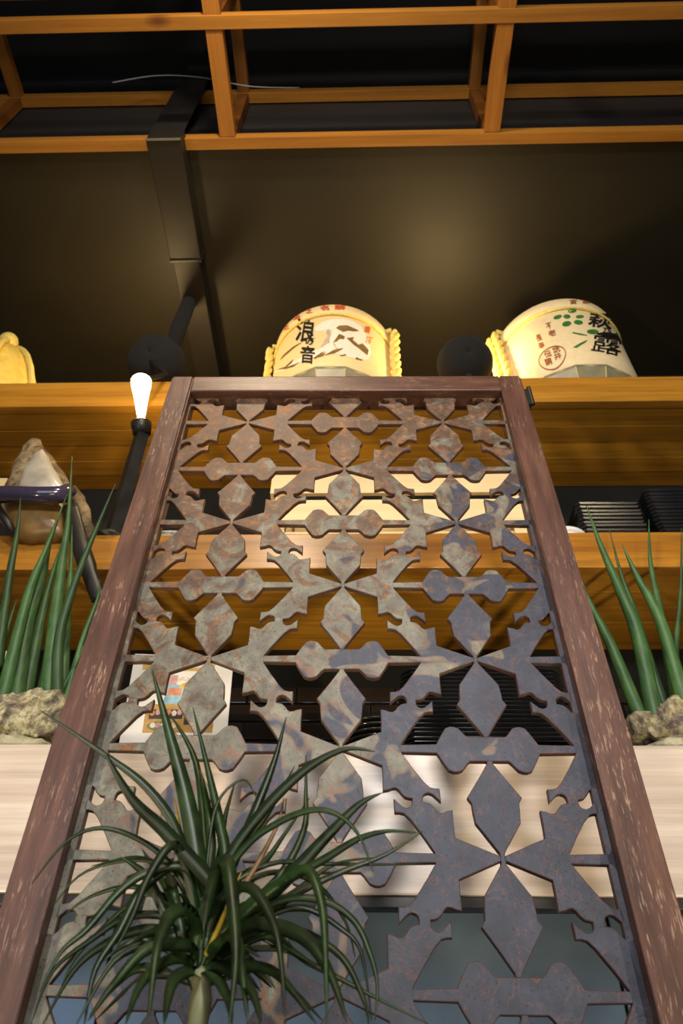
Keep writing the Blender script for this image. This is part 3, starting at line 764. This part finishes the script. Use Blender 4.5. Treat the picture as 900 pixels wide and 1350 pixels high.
def plate_bm(w, d, t):
    bm = bmesh.new()
    lv = [(w*.80, d*.80, 0), (w*.88, d*.88, t*.25), (w*.96, d*.96, t*.55), (w, d, t*.80), (w, d, t*.98), (w*.965, d*.965, t*.98), (w*.86, d*.86, t*.5)]
    rings = []
    for a, b_, z in lv:
        c = .06*a; ring = []
        for sx, sy, k in ((1, 1, 0), (-1, 1, 1), (-1, -1, 2), (1, -1, 3)):
            p1 = (sx*a/2, sy*(b_/2-c)); p2 = (sx*(a/2-c), sy*b_/2)
            pr = (p1, p2) if k in (0, 2) else (p2, p1)
            for p in pr: ring.append(bm.verts.new((p[0], p[1], z)))
        rings.append(ring)
    for i in range(len(rings)-1):
        for k in range(8): bm.faces.new((rings[i][k], rings[i][(k+1) % 8], rings[i+1][(k+1) % 8], rings[i+1][k]))
    bm.faces.new(rings[0][::-1]); bm.faces.new(rings[-1]); return bm
ORD = ['topmost', 'second', 'third', 'fourth', 'fifth', 'sixth', 'seventh', 'eighth', 'ninth', 'tenth', 'eleventh', 'twelfth', 'thirteenth', 'fourteenth', 'fifteenth', 'sixteenth', 'seventeenth', 'eighteenth', 'nineteenth', 'twentieth', 'twenty-first', 'twenty-second', 'twenty-third']
def nth(n, k):
    return 'topmost' if k == n-1 else 'lowest' if k == 0 else ORD[n-1-k]+' from the top'
def plates(px0, px1, pyref, yf, z0, n, pitch, dep, label, group):
    L = at(px0, pyref, yf).x; R_ = at(px1, pyref, yf).x; w = R_-L
    src = link('square_plate', plate_bm(w, dep, pitch), M_PLATE)
    for k in range(n):
        o = src if k == 0 else src.copy()
        if k: COL.objects.link(o)
        o.location = ((L+R_)/2+random.uniform(-.0015, .0015), yf+dep/2+random.uniform(0, .003), z0+.0004+k*pitch)
        o.rotation_euler = (0, 0, random.uniform(-.012, .012))
        tag(o, label % nth(n, k), 'plate', group)
plates(763, 853, 680, 1.222, ZS2, 10, .012, .155, 'black square plate, %s of the lower stack right of the screen', 'black plates in the lower shelf stack')
plates(857, 951, 665, 1.225, ZS2, 14, .012, .16, 'black square plate, %s of the taller stack at right edge', 'black plates in the taller shelf stack')
for k in range(2):
    Rx = at(767, 694, 1.275).x; r = .062; Lx = Rx-2*r
    bm = bmesh.new(); t = .0155
    lathe(bm, [(r*.6, 0), (r*.66, .002), (r*.9, t*.45), (r, t*.62), (r*1.0, t*.95), (r*.96, t*.97), (r*.85, t*.6), (r*.5, t*.45)], 40)
    o = link('white_dish', bm, M_WHITE, None, True); o.location = ((Lx+Rx)/2, 1.212+r, ZS2+.0005+k*.016)
    tag(o, ['white round dish under another beside the black plates', 'white round dish lying on top of another beside the black plates'][k], 'dish')
# grey tray by the screen's left stile
bm = bmesh.new(); x0 = at(207, 700, 1.22).x; x1 = at(262, 700, 1.22).x
box(bm, x0, x1, 1.222, 1.36, ZS2+.0005, ZS2+.034, .004)
tr = link('metal_tray', bm, plain('speckled_grey_metal', (.20, .22, .25), .35, .5, .6, 160, .2)); tag(tr, 'speckled grey metal tray on the lower shelf beside the screen stile', 'tray')
# pale board at far left
x1 = at(9, 636, 1.24).x
bm = bmesh.new(); box(bm, x1-.2, x1, 1.235, 1.25, ZS2+.0005, at(5, 632, 1.24).z, .001)
tag(link('pale_board', bm, M_PALE), 'pale wooden board standing on the lower shelf at far left', 'board')

# ------------------------------------------------------------------ shell-like ceramic on the lower shelf
yo = 1.16
O = empty('shell_ornament', (at(60, 705, yo).x, 1.235, ZS2+.0005)); tag(O, 'large silvery shell shaped ornament with dark violet rim at the left', 'ornament')
def blob(name, px_pts, yfront, depth, mat, bulge=.5, rings_=5, nz=.004, ns=18):
    bm = bmesh.new(); P = [at(x, y, yfront) for x, y in px_pts]; n = len(P)
    c = sum(P, Vector())/n; lv = []
    for i in range(rings_):
        t = i/(rings_-1); s = sqrt(max(0, 1-(t*.93)**2)) if i else 1
        lv.append([bm.verts.new((c+(p-c)*s+Vector((0, -depth*bulge*t, 0)))) for p in P])
    back = []
    for i in range(1, rings_):
        t = i/(rings_-1); s = sqrt(max(0, 1-(t*.93)**2))
        back.append([bm.verts.new((c+(p-c)*s+Vector((0, depth*(1-bulge)*t, 0)))) for p in P])
    seq = lv[::-1]+back
    for a, b_ in zip(seq, seq[1:]):
        for k in range(n): bm.faces.new((a[k], a[(k+1) % n], b_[(k+1) % n], b_[k]))
    bm.faces.new(seq[0]); bm.faces.new(seq[-1][::-1])
    for v in bm.verts: v.co += Vector([noise.noise(v.co*ns+Vector((q*7, 0, 0))) for q in range(3)])*nz
    for v in bm.verts: v.co -= Vector(O.location)
    return link(name, bm, mat, O, True)
def dens(pts, k=3):
    out = []
    for i in range(len(pts)):
        a, b_ = pts[i], pts[(i+1) % len(pts)]
        for j in range(k): out.append((a[0]+(b_[0]-a[0])*j/k, a[1]+(b_[1]-a[1])*j/k))
    return out
blob('outer_shell', dens([(7, 642), (18, 615), (32, 588), (43, 580), (54, 582), (64, 597), (76, 613), (88, 628), (97, 650), (60, 660), (20, 660)]), 1.20, .05, M_SHELLD, .5, 5, .007, 30)
blob('inner_shell', dens([(24, 645), (34, 618), (46, 601), (57, 595), (64, 603), (74, 622), (85, 640), (88, 652), (50, 656)]), 1.185, .04, M_SHELL, .6, 5, .004, 20)
blob('bowl', dens([(2, 664), (30, 662), (60, 666), (88, 662), (92, 680), (88, 712), (40, 716), (18, 712), (8, 690)]), 1.19, .07, M_BOWLB, .6, 5, .003)
blob('side_shell', dens([(88, 642), (100, 642), (112, 655), (119, 675), (125, 698), (116, 712), (104, 700), (97, 675)]), 1.185, .03, M_SHELLD, .5, 4, .005, 28)
bm = bmesh.new()
tube(bm, [rel(p, O) for p in smooth_path([at(-30, 654, 1.14), at(10, 652, 1.125), at(50, 653, 1.12), at(80, 652, 1.13), at(90, 648, 1.15)], 5)], [.0205]*20+[.010], 16)
link('violet_rim', bm, M_PURPLE, O, True)
bm = bmesh.new()
tube(bm, [rel(p, O) for p in smooth_path([at(92, 668, 1.16), at(104, 712, 1.155), at(118, 755, 1.16), at(131, 790, 1.17)], 5)], [.020]*10+[.017]*6, 10, flat_=.5)
link('hanging_strap', bm, M_BLACKM, O, True)
bm = bmesh.new(); tube(bm, [rel(p, O) for p in (at(-6, 668, 1.15), at(10, 690, 1.155), at(20, 706, 1.17))], [.012, .010, .008], 8)
link('stand_leg', bm, M_BLACKM, O, True)

# ------------------------------------------------------------------ things on the counter
ZCT = CZ+CT-.0015
# menu card leaning on the tiles
def menu(pxs, label, cat='menu card', full=True):
    y0 = 1.24
    TLp, TRp, BRp, BLp = pxs
    a, b_, c, d = at(*BLp, y0-.02), at(*BRp, y0-.02), at(*TRp, y0+.05), at(*TLp, y0+.05)
    ex = (b_-a); ez = (d-a); nrm = ex.cross(ez).normalized()
    e = empty('menu_card', (a.x, a.y, a.z)); tag(e, label, cat)
    def quad(name, u0, v0, u1, v1, mat, lift, th=.0003):
        bm = bmesh.new(); vs = []
        for L_ in (0, th):
            for u, v in ((u0, v0), (u1, v0), (u1, v1), (u0, v1)):
                p = a.lerp(b_, u).lerp(d.lerp(c, u), v); vs.append(bm.verts.new(p-a+nrm*(lift+L_)))
        bm.faces.new(vs[3::-1]); bm.faces.new(vs[4:])
        for k in range(4): bm.faces.new((vs[k], vs[(k+1) % 4], vs[4+(k+1) % 4], vs[4+k]))
        return link(name, bm, mat, e)
    def disc(name, u, v, ru, rv, mat, lift):
        bm = bmesh.new(); vs = []
        for k in range(12):
            uu, vv = u+ru*cos(k*pi/6), v+rv*sin(k*pi/6); vs.append(bm.verts.new(a.lerp(b_, uu).lerp(d.lerp(c, uu), vv)-a+nrm*lift))
        bm.faces.new(vs); return link(name, bm, mat, e)
    quad('card', 0, -.25 if full else 0, 1, 1, M_PAPER if full else M_PALE, -.003, .003)
    if not full: return
    quad('photo_print', .10, .80, .82, .985, M_P['ochre'], .0002)
    quad('photo_print', .14, .86, .52, .93, M_P['dark'], .0006)
    disc('photo_print', .60, .88, .13, .05, M_P['rice'], .0008); disc('photo_print', .44, .83, .08, .03, M_P['green'], .0009)
    quad('photo_print', .36, .40, .56, .62, M_P['blue'], .0006); quad('photo_print', .39, .50, .52, .58, M_P['salmon'], .0008)
    quad('photo_print', .36, .60, .47, .74, M_P['pink'], .0005); disc('photo_print', .55, .64, .09, .09, M_P['rice'], .0008); disc('photo_print', .55, .61, .05, .04, M_P['ochre'], .0010)
    quad('photo_print', .20, .10, .86, .40, M_P['wood'], .0002)
    quad('photo_print', .24, .24, .56, .34, M_P['dark'], .0006); quad('photo_print', .58, .18, .84, .32, M_P['dark'], .0006)
    for i in range(6): disc('photo_print', .27+i*.052, .30+.01*(i % 2), .024, .032, M_P[('salmon', 'pink', 'green', 'salmon', 'rice', 'pink')[i]], .001)
    for i in range(5): disc('photo_print', .61+i*.052, .26-.012*i, .024, .03, M_P[('pink', 'salmon', 'rice', 'green', 'salmon')[i]], .001)
    disc('photo_print', .36, .165, .13, .05, M_P['green'], .0005)
    for i in range(5): disc('photo_print', .29+i*.05, .17, .028, .028, M_P[('rice', 'pink', 'rice', 'pink', 'rice')[i]], .001)
menu(((178, 862), (308, 866), (298, 979), (157, 979)), 'white menu card with food photographs leaning behind the screen')
menu(((-40, 856), (9, 858), (3, 897), (-46, 897)), 'cream card standing behind the left spear plant', 'card', False)
plates(531, 752, 935, 1.135, ZCT, 23, .0083, .20, 'black rectangular plate, %s of the counter stack behind the screen', 'black plates in the counter stack')
# round black dishes beside it
xr = at(500, 940, 1.28).x
src = None
for k in range(16):
    if src is None:
        bm = bmesh.new(); t = .0125; r = .085
        lathe(bm, [(r*.5, 0), (r*.6, .001), (r*.92, t*.6), (r, t*.8), (r, t*.97), (r*.95, t*.97), (r*.6, t*.5)], 32); src = link('round_dish', bm, M_PLATE, None, True); o = src
    else: o = src.copy(); COL.objects.link(o)
    o.location = (xr+random.uniform(-.001, .001), 1.42, ZCT+.0005+k*.0125)
    tag(o, 'black round dish, %s of the stack left of the counter plates' % nth(16, k), 'dish', 'black round dishes on the counter')
# low brass-edged tray glimpsed at the counter's back
# spear plants in rough stone pots
def rock(name, cx, yc, hw, hd, z0, h_, mat, parent, seed, amp=.018):
    bm = bmesh.new(); bmesh.ops.create_icosphere(bm, subdivisions=5, radius=1)
    for v in bm.verts:
        n = v.co.copy(); 
        for i in range(3): n[i] = math.copysign(abs(n[i])**.6, n[i])
        q = Vector((n.x*hw, n.y*hd, n.z*h_/2))
        s = Vector((seed*3.1, seed, 0))
        d = noise.noise(q*14+s)*amp+noise.noise(q*38+s)*amp*.75-abs(noise.noise(q*26+s))*amp*1.3+noise.noise(q*90+s)*amp*.4+noise.noise(q*160+s)*amp*.2
        q += v.co*d
        q.z = max(q.z, -h_/2)
        v.co = q+Vector((cx, yc, z0+h_/2))-Vector(parent.location)
    return link(name, bm, mat, parent, True)
def spear(parent, pts, w, y0, y1):
    w *= 1.3; n = len(pts); P = []
    for i, (x, y) in enumerate(pts):
        t = i/(n-1); P.append(at(x, y, y0+(y1-y0)*t))
    # carry the base down into the soil
    d = (P[0]-P[1]).normalized(); P.insert(0, P[0]+d*.05)
    S = smooth_path(P, 6); m_ = len(S); r = w/2*mpp(P[1])
    rad = [max(.0008, r*(1-.02*i/m_)*(1-((i/(m_-1))**2.2))**.8) if i < m_-1 else .0008 for i in range(m_)]
    rad = [max(.0010, r*(1-(i/(m_-1))**1.9)) for i in range(m_)]
    bm = bmesh.new(); tube(bm, [p-Vector(parent.location) for p in S], rad, 14, groove=.07)
    link('spear_leaf', bm, M_SANS, parent, True)
zp = ZCT+.0005
pl = empty('spear_plant', (at(12, 940, 1.14).x, 1.14, zp)); tag(pl, 'green spear leaf plant in a lichen pale stone pot, left of the screen', 'plant')
hw = 100*mpp(at(10, 930, 1.12))
rock('stone_pot', at(2, 930, 1.135).x, 1.135, hw*.98, .062, zp+.022, .098, M_STONE, pl, 3)
rock('base_slab', at(-5, 970, 1.13).x, 1.13, hw*.93, .066, zp, .034, M_SLAB, pl, 5, .006)
for pts, w, y0, y1 in ([[(0, 850), (13, 756), (23, 700), (27, 656)], 12, 1.10, 1.08], [[(8, 902), (26, 827), (42, 769), (62, 720), (88, 653)], 15, 1.10, 1.05],
        [[(24, 900), (36, 821), (54, 762), (65, 713), (78, 684)], 19, 1.12, 1.09], [[(64, 900), (73, 814), (82, 743), (90, 684), (95, 602)], 17, 1.11, 1.03],
        [[(76, 905), (79, 837), (101, 762), (130, 690), (152, 638)], 13, 1.10, 1.0], [[(82, 905), (88, 814), (93, 756), (95, 692)], 14, 1.13, 1.12],
        [[(36, 905), (60, 790), (80, 720)], 17, 1.14, 1.13], [[(91, 905), (111, 837), (129, 788), (131, 765)], 8, 1.12, 1.08], [[(82, 908), (100, 875), (110, 852)], 6, 1.12, 1.10],
        [[(-6, 905), (4, 850), (22, 790)], 14, 1.13, 1.13], [[(55, 905), (62, 860), (66, 820)], 9, 1.15, 1.14]):
    spear(pl, pts, w, y0, y1)
pr_ = empty('spear_plant', (at(890, 940, 1.14).x, 1.14, zp)); tag(pr_, 'green spear leaf plant in a dark veined stone pot, right of the screen', 'plant')
rock('stone_pot', at(908, 935, 1.13).x, 1.13, hw*.95, .060, zp+.016, .088, M_STONE2, pr_, 11, .016)
rock('base_slab', at(925, 970, 1.13).x, 1.13, hw*.93, .066, zp, .030, M_SLAB, pr_, 9, .006)
for pts, w, y0, y1 in ([[(856, 912), (839, 833), (817, 778), (791, 718), (773, 667)], 18, 1.09, 1.03], [[(869, 912), (850, 852), (834, 800), (817, 752), (803, 698)], 11, 1.12, 1.08],
        [[(897, 910), (869, 815), (839, 759), (820, 718)], 17, 1.09, 1.05], [[(888, 908), (869, 804), (857, 741), (855, 685)], 12, 1.12, 1.10],
        [[(894, 905), (890, 860), (897, 780), (898, 696)], 10, 1.13, 1.10], [[(832, 916), (802, 844), (776, 793), (760, 746)], 15, 1.10, 1.06],
        [[(915, 905), (918, 830), (924, 740), (930, 680)], 13, 1.12, 1.10]):
    spear(pr_, pts, w, y0, y1)

# ------------------------------------------------------------------ dragon tree in front of the screen
YP = .60
base = at(262, 1345, YP)
T = empty('dragon_tree', (base.x, YP, 0)); tag(T, 'dark green dragon tree with long arching blade leaves before the screen', 'plant')
bm = bmesh.new()
lathe(bm, [(.085, 0), (.095, .01), (.125, .22), (.132, .235), (.132, .255), (.118, .255), (.112, .225)], 40); link('pot', bm, M_POTT, T, True)
bm = bmesh.new(); lathe(bm, [(.113, .19), (.113, .228), (.05, .236)], 30); link('soil', bm, M_SOIL, T, True)
cr0 = at(262, 1285, YP+.005)
bm = bmesh.new(); pts = smooth_path([(0, 0, .23), (.012, .004, .40), (-.006, -.002, .55), tuple(rel(at(262, 1340, YP), T)), tuple(rel(cr0, T))], 8)
rr = [.0075+.0009*sin(i*2.1) for i in range(len(pts))]; tube(bm, pts, rr, 12); link('cane', bm, M_STEM, T, True)
CB_ = Vector((262, 1275))
def blade(px, w, y_end=None, mat=M_DRAC, y_mid=None):
    n = len(px)
    y_end = y_end if y_end is not None else random.uniform(.50, .72)
    P = []
    for i, (x, y) in enumerate(px):
        t = i/(n-1); P.append(at(x, y, YP+(y_end-YP)*t))
    P.insert(0, cr0+Vector((random.uniform(-.004, .004), random.uniform(-.004, .004), random.uniform(-.012, .008))))
    w *= 1.08; S = smooth_path(P, 5); m_ = len(S); wm = w/2*mpp(P[len(P)//2])
    bm = bmesh.new(); rings = []
    for i, p in enumerate(S):
        t = i/(m_-1)
        p = Vector(p); p.y = min(p.y, .765)
        d = (S[min(i+1, m_-1)]-S[max(i-1, 0)]).normalized()
        view = (CAMP-p).normalized()
        sd = d.cross(view+Vector((0, -.2, .35))).normalized(); nn = sd.cross(d).normalized()
        ww = wm*(min(1, .45+t*2.4))*(1-max(0, (t-.45)/.55)**1.7)+.0003
        p = p-Vector(T.location)
        rings.append([bm.verts.new(p+sd*ww+nn*ww*.28), bm.verts.new(p-nn*.0004), bm.verts.new(p-sd*ww+nn*ww*.28), bm.verts.new(p+nn*.0006)])
        if False: pass
    for a, b_ in zip(rings, rings[1:]):
        for k in range(4): bm.faces.new((a[k], a[(k+1) % 4], b_[(k+1) % 4], b_[k]))
    bm.faces.new(rings[0][::-1]); bm.faces.new(rings[-1])
    o = link('leaf', bm, mat, T, True)
    if mat is M_DRACY: o['label'] = 'yellowed blade leaf'
    if mat is M_DRACB: o['label'] = 'dry brown blade leaf'
BL = [
 ([(262, 1210), (259, 1130), (244, 1047), (223, 967), (200, 882)], 21, .60), ([(274, 1210), (296, 1137), (288, 1080), (275, 1019), (254, 932)], 13, .63),
 ([(258, 1220), (237, 1106), (195, 1040), (132, 991), (52, 936)], 11, .56), ([(300, 1200), (226, 1106), (174, 1054), (136, 988)], 17, .55),
 ([(268, 1200), (271, 1124), (258, 1005), (223, 940)], 12, .68), ([(255, 1190), (223, 1138), (181, 1106), (132, 1092), (87, 1110), (42, 1165)], 6, .58),
 ([(258, 1230), (243, 1176), (209, 1139), (157, 1136), (104, 1155), (66, 1200)], 5, .66), ([(258, 1200), (240, 1128), (223, 1117), (195, 1158), (174, 1210), (150, 1256)], 11, .54),
 ([(255, 1240), (237, 1200), (209, 1179), (167, 1169), (118, 1183), (84, 1207)], 7, .64), ([(262, 1190), (244, 1144), (195, 1151), (157, 1176), (115, 1225), (80, 1256), (52, 1308)], 10, .55),
 ([(255, 1250), (245, 1222), (209, 1207), (164, 1211), (122, 1238), (70, 1280), (40, 1352)], 9, .60), ([(260, 1240), (248, 1204), (228, 1206), (216, 1225), (205, 1263), (195, 1352)], 19, .50),
 ([(262, 1190), (235, 1142), (188, 1172), (157, 1228), (125, 1280), (111, 1352)], 12, .56), ([(255, 1262), (244, 1247), (195, 1252), (150, 1298), (116, 1346)], 15, .53),
 ([(256, 1260), (230, 1234), (190, 1226), (139, 1245), (97, 1280), (56, 1352)], 12, .60), ([(258, 1286), (244, 1284), (226, 1300), (216, 1352)], 20, .50),
 ([(262, 1200), (268, 1150), (254, 1100), (234, 1050)], 7, .66), ([(282, 1200), (334, 1075), (361, 1005), (377, 946)], 11, .62),
 ([(270, 1210), (302, 1131), (354, 1061), (407, 1012), (455, 988), (494, 991)], 13, .57), ([(280, 1250), (354, 1183), (396, 1141), (431, 1103), (473, 1061), (504, 1045)], 16, .58),
 ([(284, 1250), (330, 1190), (389, 1155), (431, 1131), (473, 1106), (511, 1096), (552, 1098)], 10, .56), ([(280, 1262), (320, 1235), (380, 1185), (445, 1152), (508, 1127), (557, 1096)], 9, .62),
 ([(275, 1210), (300, 1150), (330, 1110), (365, 1086), (396, 1072), (424, 1068), (452, 1079), (475, 1105), (492, 1150)], 8, .55), ([(285, 1240), (345, 1185), (385, 1155), (408, 1150), (424, 1193), (429, 1263), (431, 1352)], 14, .50),
 ([(275, 1230), (298, 1180), (330, 1172), (354, 1204), (368, 1249), (377, 1350)], 14, .50), ([(272, 1220), (286, 1150), (299, 1138), (307, 1193), (311, 1263), (302, 1352)], 18, .49),
 ([(290, 1245), (365, 1190), (425, 1188), (466, 1214), (487, 1256), (497, 1298), (494, 1345)], 8, .56), ([(290, 1250), (350, 1210), (400, 1197), (450, 1225), (476, 1256), (490, 1345)], 7, .60),
 ([(285, 1255), (330, 1222), (375, 1226), (410, 1246), (438, 1291), (458, 1352)], 19, .49), ([(285, 1270), (330, 1252), (379, 1253), (407, 1270), (449, 1291), (500, 1318), (565, 1350)], 7, .56),
 ([(280, 1278), (333, 1276), (368, 1288), (417, 1350)], 15, .50), ([(275, 1262), (300, 1238), (314, 1249), (327, 1352)], 18, .52), ([(280, 1240), (365, 1159), (400, 1096), (403, 1047), (403, 995)], 8, .66),
 ([(272, 1150), (286, 1060), (320, 1028), (338, 1052)], 3, .62), ([(285, 1190), (354, 1140), (424, 1139), (490, 1140), (556, 1139)], 5, .64),
 ([(276, 1220), (310, 1130), (352, 1075), (388, 1010)], 9, .68), ([(270, 1210), (290, 1130), (296, 1080), (310, 1030)], 9, .70), ([(266, 1200), (278, 1120), (273, 1060), (262, 1010)], 12, .65),
 ([(285, 1262), (345, 1230), (395, 1228), (450, 1262), (480, 1320), (486, 1352)], 9, .52), ([(250, 1262), (205, 1246), (150, 1268), (100, 1352)], 9, .55), ([(252, 1270), (220, 1268), (185, 1300), (165, 1352)], 14, .50),
 ([(275, 1275), (300, 1280), (330, 1305), (345, 1352)], 16, .49), ([(270, 1280), (285, 1290), (300, 1318), (306, 1352)], 14, .50), ([(255, 1240), (215, 1190), (190, 1180), (150, 1210), (100, 1262), (78, 1310)], 6, .64),
 ([(280, 1225), (325, 1165), (372, 1150), (420, 1168), (455, 1215), (468, 1262)], 6, .66), ([(285, 1235), (340, 1205), (385, 1178), (440, 1140), (500, 1130)], 7, .67),
 ([(266, 1215), (300, 1165), (345, 1140), (375, 1100), (408, 1052)], 8, .69), ([(262, 1230), (258, 1190), (225, 1150), (180, 1130), (120, 1142)], 6, .68)]
for px, w, ye in BL: blade(px, w, ye)
blade([(261, 1225), (258, 1200), (250, 1158), (240, 1105), (230, 1054)], 7, .62, M_DRACY)
blade([(272, 1240), (290, 1205), (327, 1159), (365, 1089), (374, 1051)], 7, .60, M_DRACB)
blade([(270, 1262), (290, 1220), (300, 1195), (318, 1150)], 6, .56, M_DRACY)
for i in range(34):   # short inner leaves of the crown
    a = random.uniform(-1.0, 1.0)*1.9; ln = random.uniform(60, 170)
    x1 = 262+sin(a)*ln*.5; y1 = 1262-cos(a)*ln*.55; x2 = 262+sin(a)*ln; y2 = 1262-cos(a)*ln+(ln*.35 if abs(a) > .8 else 0)
    y2 = min(y2, 1345)
    blade([(x1, y1), ((x1+x2)/2+random.uniform(-6, 6), (y1+y2)/2-8), (x2, y2)], random.uniform(5, 11), random.uniform(.54, .70))
